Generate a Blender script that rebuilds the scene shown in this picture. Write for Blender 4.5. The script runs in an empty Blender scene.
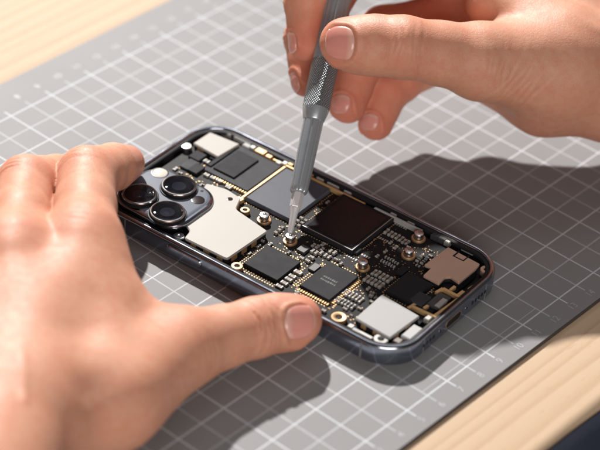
import bpy, bmesh, math, random
import numpy as np
from mathutils import Vector, Matrix

# ------------------------------------------------------------------ set-up
S = 0.0115                       # one mat square in metres; all sizes below are in squares
rnd = random.Random(7)
scene = bpy.context.scene
COL = scene.collection
R3 = np.array([[0.749, -0.440, 0.495], [0.658, 0.411, -0.631], [0.0743, 0.7978, 0.598]])
u_, _, v_ = np.linalg.svd(R3); R3 = u_ @ v_
CAM = np.array([30.65758692, -52.71578025, 44.96924264]); FPX = 2206.16
VIEW = R3[:, 2]                  # towards the camera
RIGHT, UP = R3[:, 0], R3[:, 1]

def ray(x, y): return R3 @ np.array([(x - 300) / FPX, -(y - 225) / FPX, -1.0])
def at(x, y, h):                 # the point of height h seen at (x, y) of the 600 x 450 photograph
    d = ray(x, y); return CAM + d * ((h - CAM[2]) / d[2])
GRIP = at(326, 60, 4.5)          # where the screwdriver is held
D0 = float((CAM - GRIP) @ VIEW)
def by(x, y, dz): return CAM + ray(x, y) * (D0 - dz)

# ------------------------------------------------------------------ materials
def mat(name, base=(.5, .5, .5), rough=.5, metal=0.0, **kw):
    m = bpy.data.materials.new(name); m.use_nodes = True
    b = m.node_tree.nodes['Principled BSDF']
    b.inputs['Base Color'].default_value = (*base, 1); b.inputs['Roughness'].default_value = rough
    b.inputs['Metallic'].default_value = metal
    for k, v in kw.items(): b.inputs[k.replace('_', ' ')].default_value = v
    return m
class NT:
    def __init__(s, m): s.t = m.node_tree; s.b = s.t.nodes['Principled BSDF']
    def n(s, typ, **kw):
        o = s.t.nodes.new(typ)
        for k, v in kw.items():
            if k.startswith('i_'):
                key = k[2:]; key = int(key) if key.isdigit() else key.replace('_', ' ')
                if isinstance(v, bpy.types.NodeSocket): s.t.links.new(v, o.inputs[key])
                else: o.inputs[key].default_value = v
            else: setattr(o, k, v)
        return o
    def math(s, op, a, b=0.0, c=0.0): return s.n('ShaderNodeMath', operation=op, i_0=a, i_1=b, i_2=c).outputs[0]
    def mix(s, f, a, b, blend='MIX'):
        o = s.n('ShaderNodeMix', data_type='RGBA', blend_type=blend)
        for i, v in ((0, f), (6, a), (7, b)):
            if isinstance(v, bpy.types.NodeSocket): s.t.links.new(v, o.inputs[i])
            else: o.inputs[i].default_value = v
        return o.outputs[2]
    def link(s, a, name): s.t.links.new(a, s.b.inputs[name])
    def ramp(s, f, stops):
        o = s.n('ShaderNodeValToRGB', i_0=f); e = o.color_ramp.elements
        while len(e) < len(stops): e.new(.5)
        for q, (p, c) in zip(e, stops): q.position = p; q.color = c if len(c) == 4 else (*c, 1)
        return o.outputs[0]
    def bump(s, h, strength, dist):
        o = s.n('ShaderNodeBump', i_Strength=strength, i_Distance=dist, i_Height=h); s.link(o.outputs[0], 'Normal')
    def noise(s, vec, scale, detail=4, rough=.55, out=0):
        return s.n('ShaderNodeTexNoise', i_Vector=vec, i_Scale=scale, i_Detail=detail, i_Roughness=rough).outputs[out]

def speckle(m, amount=.25, scale=900, bump=.15, dist=.00003):
    """uneven finish: slow tone variation, gloss variation and a fine grain"""
    q = NT(m); co = q.n('ShaderNodeTexCoord').outputs['Object']
    n1 = q.noise(co, scale * .25, 5); n2 = q.noise(co, scale * 4, 3)
    base = tuple(q.b.inputs['Base Color'].default_value)
    q.link(q.mix(q.math('MULTIPLY', n1, 1.0), (*[c * (1 - amount) for c in base[:3]], 1), (*[min(1, c * (1 + amount)) for c in base[:3]], 1)), 'Base Color')
    r = q.b.inputs['Roughness'].default_value
    q.link(q.n('ShaderNodeMapRange', i_Value=n1, i_3=max(.02, r - .1), i_4=r + .1).outputs[0], 'Roughness')
    if bump: q.bump(n2, bump, dist)
    return m

M = {}
M['frame'] = speckle(mat('graphite_metal', (.40, .43, .50), .18, 1.0), .15, 500, .05)
M['frame_side'] = speckle(mat('graphite_band', (.34, .375, .45), .2, 1.0), .15, 500, .05)
M['band'] = mat('antenna_plastic', (.16, .165, .175), .5)
M['liner'] = speckle(mat('black_liner', (.012, .012, .014), .55, Specular_IOR_Level=.2), .3, 700)
M['board'] = mat('board_mask', (.01, .01, .012), .5, Specular_IOR_Level=.1)
M['chip'] = speckle(mat('chip_resin', (.017, .017, .019), .6, Specular_IOR_Level=.1), .25, 900, .3)
M['chip_grey'] = speckle(mat('chip_grey', (.036, .037, .042), .58, Specular_IOR_Level=.12), .2, 900, .25)
M['chip_blue'] = speckle(mat('chip_slate', (.075, .08, .098), .5, Specular_IOR_Level=.15), .15, 700, .15)
M['die'] = speckle(mat('glossy_die', (.010, .010, .013), .2, Specular_IOR_Level=.2), .3, 300, 0)
M['edge'] = mat('pale_edge', (.35, .34, .33), .4, .6)
M['mark'] = mat('chip_print', (.045, .045, .048), .6)
M['shield'] = speckle(mat('nickel_shield', (.36, .342, .315), .52, .08, Specular_IOR_Level=.15), .12, 110, .12)
M['shield_cold'] = speckle(mat('steel_shield', (.31, .308, .307), .5, .1, Specular_IOR_Level=.15), .14, 110, .12)
M['copper'] = speckle(mat('copper_shield', (.54, .375, .285), .48, .5), .1, 260, .1)
M['gold'] = speckle(mat('gold_plate', (.52, .33, .16), .45, .6), .15, 800, .1)
M['flex'] = speckle(mat('gold_flex', (.62, .40, .19), .45, .5), .2, 500, .1)
M['brass'] = mat('brass_ring', (.46, .285, .155), .4, .7)
M['steel'] = speckle(mat('screw_steel', (.60, .60, .61), .25, 1.0), .1, 900, .1)
M['tin'] = mat('tin_end', (.36, .35, .33), .5, .3)
M['ceramic'] = mat('ceramic_body', (.20, .165, .135), .5)
M['ceramic_dark'] = mat('ceramic_dark', (.045, .043, .045), .5)
M['white'] = speckle(mat('white_pad', (.45, .445, .44), .55, Specular_IOR_Level=.15), .06, 300)
M['plateau'] = speckle(mat('plateau_glass', (.14, .155, .19), .5, 0, Specular_IOR_Level=.14), .06, 300, 0)
M['lens_ring'] = speckle(mat('lens_ring', (.36, .335, .33), .25, 1.0), .1, 500, 0)
M['lens_glass'] = mat('lens_glass', (.006, .006, .009), .06)
M['lens_inner'] = mat('lens_inner', (.02, .022, .04), .12, .3)
M['flash'] = speckle(mat('flash_lens', (.60, .53, .45), .45, Specular_IOR_Level=.2), .08, 400, .3)
M['sensor'] = mat('sensor_window', (.022, .014, .014), .15)
M['driver'] = mat('driver_metal', (.40, .44, .475), .28, .5)
M['driver_knurl'] = mat('driver_knurl', (.36, .39, .42), .36, .65)
M['bit'] = speckle(mat('bit_steel', (.72, .73, .75), .32, .3), .06, 500, .05)
M['navy'] = mat('navy_cloth', (.008, .011, .02), .9, Specular_IOR_Level=.1)
q = NT(M['navy']); co = q.n('ShaderNodeTexCoord').outputs['Object']
q.bump(q.n('ShaderNodeTexWave', i_Vector=co, i_Scale=420, i_Distortion=1.5).outputs['Fac'], .3, .0002)
q.link(q.mix(q.noise(co, 60, 5), (.006, .008, .015, 1), (.010, .013, .023, 1)), 'Base Color')

# circuit board: dark solder mask with copper traces showing through
q = NT(M['board']); co = q.n('ShaderNodeTexCoord').outputs['Object']
br = q.n('ShaderNodeTexBrick', i_Vector=co, i_Color1=(0, 0, 0, 1), i_Color2=(.25, .25, .25, 1), i_Mortar=(1, 1, 1, 1), i_Scale=1.0,
         i_Mortar_Size=.00006, i_Brick_Width=.0035, i_Row_Height=.0011)
vor = q.n('ShaderNodeTexVoronoi', i_Vector=co, i_Scale=420, distance='CHEBYCHEV')
q.link(q.mix(q.math('MULTIPLY', br.outputs['Fac'], .6), (.009, .009, .011, 1), (.034, .028, .022, 1)), 'Base Color')
q.bump(q.math('ADD', br.outputs['Fac'], vor.outputs['Distance']), .15, .00006)

# cutting mat: grid printed on grey vinyl
MATX0, MATX1, MATY0, MATY1 = -19.8, 2.97, -27.0, 24.0
def make_mat_material():
    m = mat('mat_vinyl', (.25, .25, .26), .5, Specular_IOR_Level=.16); q = NT(m)
    co = q.n('ShaderNodeTexCoord').outputs['Object']
    sp = q.n('ShaderNodeSeparateXYZ', i_0=co)
    X = q.math('DIVIDE', sp.outputs[0], S); Y = q.math('DIVIDE', sp.outputs[1], S)
    def lines(c, w, step, off=0.0):
        f = q.math('PINGPONG', q.math('ADD', c, off), step * .5)   # distance to the nearest multiple of step
        return q.math('LESS_THAN', f, w)
    def inside(c, a, b): return q.math('MULTIPLY', q.math('GREATER_THAN', c, a), q.math('LESS_THAN', c, b))
    lx = lines(X, .027, 1.0); ly = lines(Y, .027, 1.0)
    gx = q.math('MULTIPLY', lx, inside(X, -18.5, 2.2)); gx = q.math('MULTIPLY', gx, inside(Y, -24.05, 21.05))
    gy = q.math('MULTIPLY', ly, inside(X, -18.35, 2.36)); gy = q.math('MULTIPLY', gy, inside(Y, -24.3, 21.3))
    lx2 = lines(X, .031, 2.0); ly2 = lines(Y, .031, 2.0)
    # every second line is printed a little fainter
    a = q.math('ADD', q.math('MULTIPLY', gx, .42), q.math('MULTIPLY', q.math('MULTIPLY', lx2, gx), .3))
    b = q.math('ADD', q.math('MULTIPLY', gy, .42), q.math('MULTIPLY', q.math('MULTIPLY', ly2, gy), .3))
    fine = q.math('MULTIPLY', lines(q.math('SUBTRACT', X, 1.78), .014, 60), inside(Y, -9, -3))
    fac = q.math('MAXIMUM', q.math('MAXIMUM', a, b), q.math('MULTIPLY', fine, .4))
    wear = q.n('ShaderNodeMapRange', i_Value=q.noise(co, 900, 4), i_1=.25, i_2=.6, i_3=.75, i_4=1.0).outputs[0]
    fac = q.math('MULTIPLY', fac, wear)
    n = q.noise(co, 35, 6); n2 = q.noise(co, 2500, 2)
    base = q.mix(n, (.205, .202, .206, 1), (.245, .242, .246, 1))
    base = q.mix(q.math('MULTIPLY', n2, .22), base, (.31, .305, .31, 1))
    q.link(q.mix(fac, base, (.66, .69, .74, 1)), 'Base Color')
    q.link(q.n('ShaderNodeMapRange', i_Value=n, i_3=.5, i_4=.6).outputs[0], 'Roughness')
    q.bump(q.noise(co, 3800, 3), .28, .00006)
    return m
M['mat'] = make_mat_material()
M['mat_core'] = mat('mat_core', (.055, .045, .042), .6)
M['mat_print'] = mat('mat_print', (.36, .365, .385), .5)

def make_wood():
    m = mat('maple', (.6, .4, .25), .5, Specular_IOR_Level=.15); q = NT(m)
    co = q.n('ShaderNodeTexCoord').outputs['Object']
    mp = q.n('ShaderNodeMapping', i_Vector=co, i_Scale=(1.0, .05, 1.0), i_Rotation=(0, 0, math.radians(-1.5))).outputs[0]
    warp = q.noise(mp, 30, 3, .5, 1)
    mv = q.n('ShaderNodeVectorMath', operation='MULTIPLY_ADD', i_0=warp, i_1=(.022, .022, .0), i_2=mp).outputs[0]
    w = q.n('ShaderNodeTexWave', i_Vector=mv, i_Scale=46, i_Distortion=2.0, i_Detail=3, i_Detail_Scale=1.5, wave_profile='SAW').outputs['Fac']
    fib = q.noise(q.n('ShaderNodeMapping', i_Vector=co, i_Scale=(1, .018, 1)).outputs[0], 1400, 3)
    pore = q.noise(q.n('ShaderNodeMapping', i_Vector=co, i_Scale=(1, .06, 1)).outputs[0], 2600, 2)
    c = q.ramp(w, [(0, (.56, .415, .29)), (.55, (.53, .385, .26)), (.86, (.47, .325, .21)), (1, (.53, .385, .26))])
    c = q.mix(q.math('MULTIPLY', fib, .45), c, (.54, .405, .285, 1))
    c = q.mix(q.n('ShaderNodeMapRange', i_Value=pore, i_1=.62, i_2=.75, i_3=0., i_4=.35).outputs[0], c, (.34, .20, .10, 1))
    q.link(c, 'Base Color')
    q.link(q.n('ShaderNodeMapRange', i_Value=fib, i_3=.5, i_4=.68).outputs[0], 'Roughness')
    q.bump(fib, .2, .0001)
    return m
M['wood'] = make_wood()

def make_skin():
    m = mat('skin', (.6, .35, .25), .46); q = NT(m)
    co = q.n('ShaderNodeTexCoord').outputs['Object']
    red = q.n('ShaderNodeAttribute', attribute_name='flush').outputs['Fac']
    n = q.noise(co, 70, 8, .65); n2 = q.noise(co, 320, 5)
    base = q.mix(n, (.54, .235, .148, 1), (.67, .385, .265, 1))
    base = q.mix(q.math('MULTIPLY', q.n('ShaderNodeMapRange', i_Value=n2, i_1=.42, i_2=.7).outputs[0], .35), base, (.55, .185, .115, 1))
    base = q.mix(q.math('MULTIPLY', red, .72), base, (.60, .145, .092, 1))
    q.link(base, 'Base Color')
    b = q.b
    b.inputs['Subsurface Weight'].default_value = .35
    b.inputs['Subsurface Radius'].default_value = (1.0, .32, .16)
    b.inputs['Subsurface Scale'].default_value = .006
    q.link(q.n('ShaderNodeMapRange', i_Value=n2, i_3=.44, i_4=.62).outputs[0], 'Roughness')
    b.inputs['Specular IOR Level'].default_value = .33
    # skin relief: fine criss-cross cells, pores, and stretched creases from the mesh itself
    v1 = q.n('ShaderNodeTexVoronoi', i_Vector=co, i_Scale=1500, feature='DISTANCE_TO_EDGE').outputs['Distance']
    v2 = q.n('ShaderNodeTexVoronoi', i_Vector=co, i_Scale=640, feature='DISTANCE_TO_EDGE').outputs['Distance']
    h = q.math('ADD', q.math('MULTIPLY', q.math('MINIMUM', v1, .25), .6), q.math('MULTIPLY', q.math('MINIMUM', v2, .16), 1.4))
    h = q.math('ADD', h, q.math('MULTIPLY', q.noise(co, 900, 4), .35))
    q.bump(h, .5, .00026)
    return m
M['skin'] = make_skin()
def make_nail():
    m = mat('nail', (.70, .42, .35), .22); q = NT(m)
    a = q.n('ShaderNodeAttribute', attribute_name='along').outputs['Fac']
    co = q.n('ShaderNodeTexCoord').outputs['Object']
    c = q.ramp(a, [(0, (.70, .38, .32)), (.13, (.71, .40, .335)), (.25, (.66, .27, .225)), (.90, (.64, .25, .205)), (.96, (.70, .44, .36)), (1, (.74, .54, .45))])
    c = q.mix(q.math('MULTIPLY', q.noise(co, 260, 4), .3), c, (.70, .44, .37, 1))
    q.link(c, 'Base Color')
    q.b.inputs['Subsurface Weight'].default_value = .25
    q.b.inputs['Subsurface Radius'].default_value = (1, .4, .25); q.b.inputs['Subsurface Scale'].default_value = .002
    q.bump(q.noise(co, 700, 3), .1, .00008)
    return m
M['nail'] = make_nail()

# knurl: two crossed helical groove sets on the grip (object Z is the driver axis)
def helical(m, turns, pitch, strength, dist):
    q = NT(m); co = q.n('ShaderNodeTexCoord').outputs['Object']; sp = q.n('ShaderNodeSeparateXYZ', i_0=co)
    ang = q.math('ARCTAN2', sp.outputs[1], sp.outputs[0]); z = q.math('DIVIDE', sp.outputs[2], S)
    a = q.math('SINE', q.math('ADD', q.math('MULTIPLY', ang, turns), q.math('MULTIPLY', z, pitch)))
    b = q.math('SINE', q.math('SUBTRACT', q.math('MULTIPLY', ang, turns), q.math('MULTIPLY', z, pitch)))
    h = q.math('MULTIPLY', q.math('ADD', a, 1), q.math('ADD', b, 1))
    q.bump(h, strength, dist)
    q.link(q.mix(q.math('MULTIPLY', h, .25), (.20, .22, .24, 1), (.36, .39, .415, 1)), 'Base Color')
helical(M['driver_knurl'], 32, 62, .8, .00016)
speckle(M['driver'], .12, 300, .06)

# ------------------------------------------------------------------ object helpers
def link(o, parent=None, **props):
    COL.objects.link(o)
    if parent is not None: o.parent = parent
    for k, v in props.items(): o[k] = v
    return o
def empty(name, loc, rot=None, parent=None, **props):
    o = bpy.data.objects.new(name, None); o.empty_display_size = .01
    o.location = [c * S for c in loc]
    if rot is not None: o.rotation_euler = rot
    return link(o, parent, **props)
def mesh_obj(name, verts, faces, mats, parent=None, mi=None, smooth=False, sharp=None, **props):
    me = bpy.data.meshes.new(name)
    v = np.asarray(verts, float) * S
    me.from_pydata(v.tolist(), [], faces)
    for m in (mats if isinstance(mats, (list, tuple)) else [mats]): me.materials.append(m)
    if mi is not None: me.polygons.foreach_set('material_index', mi)
    if smooth: me.polygons.foreach_set('use_smooth', [True] * len(me.polygons))
    me.update()
    if sharp: me.set_sharp_from_angle(angle=math.radians(sharp))
    o = bpy.data.objects.new(name, me)
    return link(o, parent, **props)

class MB:
    """collects shapes into ONE mesh, in squares"""
    def __init__(s): s.v = []; s.f = []; s.m = []
    def add(s, v, f, m=0):
        k = len(s.v); s.v += [tuple(p) for p in v]; s.f += [tuple(i + k for i in q) for q in f]; s.m += [m] * len(f)
    def prism(s, poly, z0, z1, m=0, bev=0.0, top=None):
        """polygon (counter-clockwise) extruded z0..z1 with a small chamfer at the top"""
        poly = np.asarray(poly, float); n = len(poly)
        area = sum(poly[i][0] * poly[(i + 1) % n][1] - poly[(i + 1) % n][0] * poly[i][1] for i in range(n))
        if area < 0: poly = poly[::-1]
        rings = [(poly, z0), (poly, z1 - bev)] + ([(inset(poly, bev), z1)] if bev > 0 else [])
        if bev == 0: rings = [(poly, z0), (poly, z1)]
        v = [(x, y, z) for pl, z in rings for x, y in pl]; f = []
        for k in range(len(rings) - 1):
            for i in range(n):
                j = (i + 1) % n; f.append((k * n + i, k * n + j, (k + 1) * n + j, (k + 1) * n + i))
        s.add(v, f, m)
        s.add([(x, y, z0) for x, y in poly], [tuple(range(n))[::-1]], m)
        pl, z = rings[-1]
        s.add([(x, y, z) for x, y in pl], [tuple(range(n))], m if top is None else top)
    def box(s, u0, u1, v0, v1, z0, z1, m=0, bev=0.0, top=None):
        s.prism([(u0, v0), (u1, v0), (u1, v1), (u0, v1)], z0, z1, m, bev, top)
    def lathe(s, cx, cy, prof, n=32, m=0, ms=None):
        """profile [(r, z)...] from the bottom outside to the top centre"""
        v = []; f = []; mm = []
        for r, z in prof:
            v += [(cx + r * math.cos(2 * math.pi * i / n), cy + r * math.sin(2 * math.pi * i / n), z) for i in range(n)]
        for k in range(len(prof) - 1):
            for i in range(n):
                j = (i + 1) % n; f.append((k * n + i, k * n + j, (k + 1) * n + j, (k + 1) * n + i)); mm.append(ms[k] if ms else m)
        k = len(s.v); s.v += v; s.f += [tuple(i + k for i in q) for q in f]; s.m += mm
        if prof[-1][0] > 1e-6:
            t = len(prof) - 1; s.f.append(tuple(k + t * n + i for i in range(n))); s.m.append(ms[-1] if ms else m)
    def obj(s, name, mats, parent=None, smooth=False, sharp=35, **props):
        return mesh_obj(name, s.v, s.f, mats, parent, s.m, smooth, sharp if smooth else None, **props)

def inset(poly, d):
    n = len(poly); out = []
    for i in range(n):
        a, b, c = poly[i - 1], poly[i], poly[(i + 1) % n]
        e1 = (b - a) / (np.linalg.norm(b - a) + 1e-12); e2 = (c - b) / (np.linalg.norm(c - b) + 1e-12)
        n1 = np.array([-e1[1], e1[0]]); n2 = np.array([-e2[1], e2[0]])
        w = n1 + n2; w /= max(.35, 1 + n1 @ n2)
        out.append(b + w * d)
    return np.array(out)
def rrect(u0, u1, v0, v1, r, n=10):
    pts = []
    for cx, cy, a in ((u1 - r, v0 + r, -90), (u1 - r, v1 - r, 0), (u0 + r, v1 - r, 90), (u0 + r, v0 + r, 180)):
        for i in range(n + 1):
            t = math.radians(a + 90 * i / n); pts.append((cx + r * math.cos(t), cy + r * math.sin(t)))
    return np.array(pts)
def round_poly(poly, r, n=4):
    poly = np.asarray(poly, float); out = []; N = len(poly)
    for i in range(N):
        a, b, c = poly[i - 1], poly[i], poly[(i + 1) % N]
        d1 = a - b; d2 = c - b; rr = min(r, .45 * np.linalg.norm(d1), .45 * np.linalg.norm(d2))
        p = b + d1 / np.linalg.norm(d1) * rr; q_ = b + d2 / np.linalg.norm(d2) * rr
        for k in range(n + 1):
            t = k / n; out.append((1 - t) ** 2 * p + 2 * t * (1 - t) * b + t * t * q_)
    return np.array(out)

# ------------------------------------------------------------------ table, mat, cloth
TE = 6.0
mb = MB()
prof = [(-70, -2.6), (TE - .5, -2.6), (TE - .12, -2.5), (TE, -2.2), (TE, -.6)]
prof += [(TE - .4 + .4 * math.cos(a), -.55 + .4 * math.sin(a)) for a in np.linspace(0, math.pi / 2, 9)]
prof += [(-70, -.15)]
n = len(prof); v = [(x, y, z) for y in (-70, 75) for x, z in prof]
f = [(i, (i + 1) % n, n + (i + 1) % n, n + i) for i in range(n)] + [tuple(range(n))[::-1], tuple(range(n, 2 * n))]
mesh_obj('table', v, [q_[::-1] for q_ in f], M['wood'], smooth=True, sharp=40, label='pale maple table with a rounded edge and straight grain under the grey cutting mat', category='table')

mb = MB(); mb.prism(rrect(MATX0, MATX1, MATY0, MATY1, .5, 6), -.146, 0, 0, .03, top=1)
cm = mb.obj('cutting_mat', [M['mat_core'], M['mat']], label='grey cutting mat with a white grid of squares lying under the opened phone', category='cutting mat')
def numerals(items, size, rot, m):
    tv, tf = [], []; cx, sy = math.cos(rot), math.sin(rot)
    for txt, x, y in items:
        c = bpy.data.curves.new('numeral', 'FONT'); c.body = txt; c.size = size; c.align_x = 'CENTER'; c.align_y = 'CENTER'
        o = bpy.data.objects.new('numeral', c); COL.objects.link(o); me = o.to_mesh(); k = len(tv)
        tv += [(x + p.co.x * cx - p.co.y * sy, y + p.co.x * sy + p.co.y * cx, .006) for p in me.vertices]
        tf += [tuple(i + k for i in p.vertices) for p in me.polygons]
        o.to_mesh_clear(); bpy.data.objects.remove(o)
    mesh_obj('ruler_numbers', tv, tf, m, cm)
numerals([(str(15 - b), 2.58, -b) for b in range(-6, 15)], .36, math.pi / 2, M['mat_print'])
numerals([(str(15 - b), -18.75, -b) for b in range(-6, 15)], .36, math.pi / 2, mat('faint_print', (.33, .335, .35), .5))

# navy cloth below the table edge (the worker's clothes)
nx, ny = 60, 60; v = []; f = []
for i in range(nx):
    for j in range(ny):
        s_ = i / (nx - 1); y = -45 + 80 * j / (ny - 1); x = TE + .06 + 26 * s_
        z = -.42 - 7 * s_ ** 1.6 + 1.1 * math.sin(y * .33 + 3 * s_) * s_ + .5 * math.sin(y * .5 + 8 * s_) * (.25 + s_) + .12 * math.sin(x * 1.7 + y * .4)
        v.append((x, y, z))
for k in range(nx * ny): x, y, z = v[k]; v.append((x, y, z - .35))
o_ = nx * ny
for i in range(nx - 1):
    for j in range(ny - 1):
        a = i * ny + j; f += [(a, a + ny, a + ny + 1, a + 1), (o_ + a, o_ + a + 1, o_ + a + ny + 1, o_ + a + ny)]
for i in range(nx - 1):
    a = i * ny; f.append((a, o_ + a, o_ + a + ny, a + ny)); a += ny - 1; f.append((a, a + ny, o_ + a + ny, o_ + a))
for j in range(ny - 1):
    f.append((j, j + 1, o_ + j + 1, o_ + j)); a = (nx - 1) * ny + j; f.append((a, o_ + a, o_ + a + 1, a + 1))
mesh_obj('cloth', v, f, M['navy'], smooth=True, label='dark navy cloth just below the rounded wooden table edge', category='cloth')

# ------------------------------------------------------------------ phone
PC = np.array([-5.79, -6.32]); PA = math.radians(5.0)
L2, W2, RC = 6.33, 3.335, 1.35
phone = empty('phone', (PC[0], PC[1], 0.006), (0, 0, PA), label='dark grey smartphone with its back removed, circuit board and three camera lenses showing', category='phone')
def loc(x, y, z):
    p = at(x, y, z); d = p[:2] - PC; c, s_ = math.cos(PA), math.sin(PA)
    return np.array([d[0] * c + d[1] * s_, -d[0] * s_ + d[1] * c])
def rect(px, z):
    p = np.array([loc(x, y, z) for x, y in px]); us = sorted(p[:, 0]); vs = sorted(p[:, 1])
    return (us[0] + us[1]) / 2, (us[2] + us[3]) / 2, (vs[0] + vs[1]) / 2, (vs[2] + vs[3]) / 2

def band_loops(prof, n=14):
    loops = []
    for d, z in prof: loops.append([(x, y, z) for x, y in rrect(-L2 + d, L2 - d, -W2 + d, W2 - d, max(.15, RC - d), n)])
    return loops
prof = [(.30, .0), (.10, .0), (.035, .045), (.004, .11), (0, .17), (0, .64), (.012, .705), (.04, .755), (.085, .785), (.13, .79), (.175, .772), (.20, .73), (.205, .30), (.30, .30)]
lp = band_loops(prof); n = len(lp[0]); v = [p for l in lp for p in l]; f = []; mi = []
for k in range(len(lp)):
    k2 = (k + 1) % len(lp)
    for i in range(n):
        j = (i + 1) % n; f.append((k * n + i, k * n + j, k2 * n + j, k2 * n + i)); mi.append(1 if 3 <= k <= 5 else 0 if k < 11 else 2)
frame = mesh_obj('frame', v, f, [M['frame'], M['frame_side'], M['liner']], phone, mi, True, 50)
# inner black lip
prof = [(.21, .60), (.21, .715), (.26, .72), (.33, .69), (.35, .60)]
lp = band_loops(prof); n = len(lp[0]); v = [p for l in lp for p in l]; f = []
for k in range(len(lp)):
    k2 = (k + 1) % len(lp)
    for i in range(n): j = (i + 1) % n; f.append((k * n + i, k * n + j, k2 * n + j, k2 * n + i))
mesh_obj('inner_lip', v, f, M['liner'], phone, None, True, 40)
mb = MB(); mb.prism(rrect(-L2 + .21, L2 - .21, -W2 + .21, W2 - .21, 1.1, 12), .02, .40)
mb.obj('chassis', M['liner'], phone)
# antenna bands across the sides, as thin strips 3 mm/100 proud
def side_strip(u, v, nu, nv, half, z0=.012, z1=.77):
    t = (-nv, nu); o = .004
    m_ = MB()
    for (a0, a1) in ((-half, half),):
        q0 = (u + t[0] * a0, v + t[1] * a0); q1 = (u + t[0] * a1, v + t[1] * a1)
        pts = [(q0[0] + nu * o, q0[1] + nv * o), (q1[0] + nu * o, q1[1] + nv * o), (q1[0] - nu * .05, q1[1] - nv * .05), (q0[0] - nu * .05, q0[1] - nv * .05)]
        m_.prism(pts, .10, .69)
    return m_.obj('antenna_band', M['band'], frame)
side_strip(L2 - RC - .05, -W2, 0, -1, .035); side_strip(-L2 + RC + .25, -W2, 0, -1, .03)
side_strip(L2, -W2 + RC + .15, 1, 0, .03); side_strip(L2, W2 - RC - .15, 1, 0, .03)
side_strip(L2 - RC - .1, W2, 0, 1, .035); side_strip(-L2 + RC + .1, W2, 0, 1, .035)
# side button on the near long side
b0 = loc(165, 246, .55)[0]; b1 = loc(200, 264, .55)[0]
pl = rrect(b0, b1, .30, .60, .14, 6)
mb = MB(); mb.prism(pl, 0, .07, 0, .025)
v = [(x, -W2 - z + .012, y) for x, y, z in mb.v]
mesh_obj('side_button', v, [q_[::-1] for q_ in mb.f], M['frame'], frame, None, True, 30)
# port and speaker holes in the lower short side
def end_piece(name, vc, w, h, depth, mats, ringw=0.0):
    m_ = MB(); outer = rrect(vc - w / 2, vc + w / 2, .40 - h / 2, .40 + h / 2, min(w, h) / 2 - .001, 8)
    if ringw: m_.prism(outer, 0, .008, 0, .004); m_.prism(inset(outer, ringw), .0, .0125, 1)
    else: m_.prism(outer, 0, .006, 1)
    v = [(L2 + .001 + z, x, y) for x, y, z in m_.v]
    return mesh_obj(name, v, m_.f, mats, frame, m_.m)
M['hole'] = mat('hole_black', (.004, .004, .004), .8)
pc = loc(455, 320, .42)[1]
end_piece('charging_port', pc, .92, .33, 0, [M['brass'], M['hole']], .035)
for dv in (-.78, .78): end_piece('end_screw', pc + dv, .15, .15, 0, [M['steel'], M['hole']], .02)
for k in range(5):
    end_piece('speaker_hole', pc + 1.15 + .19 * k, .11, .15, 0, [M['frame'], M['hole']])
for k in range(4): end_piece('speaker_hole', pc - 1.15 - .19 * k, .11, .15, 0, [M['frame'], M['hole']])

# circuit board
ZB = .52
bp = rrect(-L2 + .45, L2 - .62, -W2 + .42, W2 - .50, .8, 8)
mb = MB(); mb.prism(bp, .405, ZB, 0, .01)
board = mb.obj('circuit_board', M['board'], phone)
taken = []
def chip(name, px, z1, m, bev=.012, z0=None, print_rows=0, mats=None, inset_top=0.0, parent=board, edge=False, label=None):
    u0, u1, v0, v1 = rect(px, z1); z0 = ZB - .002 if z0 is None else z0
    mb = MB(); mb.box(u0, u1, v0, v1, z0, z1, 0, bev)
    mm = [m, M['mark'], M['edge']]
    if edge:
        e = .035
        mb.box(u0 + .03, u1 - .03, v0 + .03, v0 + .03 + e, z1 - .02, z1 + .004, 2); mb.box(u1 - .03 - e, u1 - .03, v0 + .03 + e, v1 - .03, z1 - .02, z1 + .004, 2)
    for r in range(print_rows):
        w = (u1 - u0); vv = (v0 + v1) / 2 + (r - (print_rows - 1) / 2) * .17; u = u0 + w * .27
        while u < u0 + w * .73:
            c = rnd.uniform(.035, .075); mb.box(u, u + c, vv - rnd.uniform(.035, .05), vv + rnd.uniform(.03, .05), z1 - .01, z1 + .003, 1); u += c + rnd.uniform(.018, .035)
    taken.append((u0, u1, v0, v1))
    o = mb.obj(name, mm, parent)
    if label: o['label'] = label
    return o, (u0, u1, v0, v1)

o, C1 = chip('chip', [(235, 146), (283, 164), (245, 194), (209, 168)], .64, M['chip_grey'], label='grey chip package under a smaller raised chip')
o, C1b = chip('chip', [(238, 150), (259, 160), (233, 178), (214, 167)], .70, M['chip'], z0=.638)
chip('chip', [(232, 146), (236, 148), (212, 166), (207, 165)], .69, M['chip'], z0=.638)
o, C2 = chip('chip', [(286, 168), (338, 193), (281, 217), (248, 196)], .68, M['chip_blue'], .02, label='slate blue chip with the largest flat face')
# gold strip between the two large packages
u = (C1[1] + C2[0]) / 2
mb = MB(); mb.box(u - .045, u + .045, C2[2] - .1, C2[3] + .2, ZB, .655, 0, .01)
mb.box(C1[1] - .02, C2[0] + .0, C2[2] - .28, C2[2] - .102, ZB, .665, 0, .01); mb.obj('gold_strip', M['flex'], board)
o, C3 = chip('chip', [(344, 194), (396, 219), (350, 251), (301, 225)], .68, M['chip'], .02, edge=True)
mb = MB(); mb.box(C3[0] + .14, C3[1] - .14, C3[2] + .14, C3[3] - .14, .675, .705, 0, .012); mb.obj('chip_lid', M['die'], board, label='glossy black lid on the square chip')
o, C4 = chip('chip', [(268, 245), (300, 262), (277, 281), (243, 262)], .66, M['chip'])
o, C5 = chip('chip', [(332, 262), (359, 278), (327, 300), (298, 283)], .66, M['chip'], print_rows=2)
o, C6 = chip('chip', [(408, 272), (434, 284), (407, 303), (387, 288)], .67, M['chip'])
chip('chip', [(403, 266), (410, 269), (402, 274), (395, 271)], .66, M['chip'])
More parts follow.
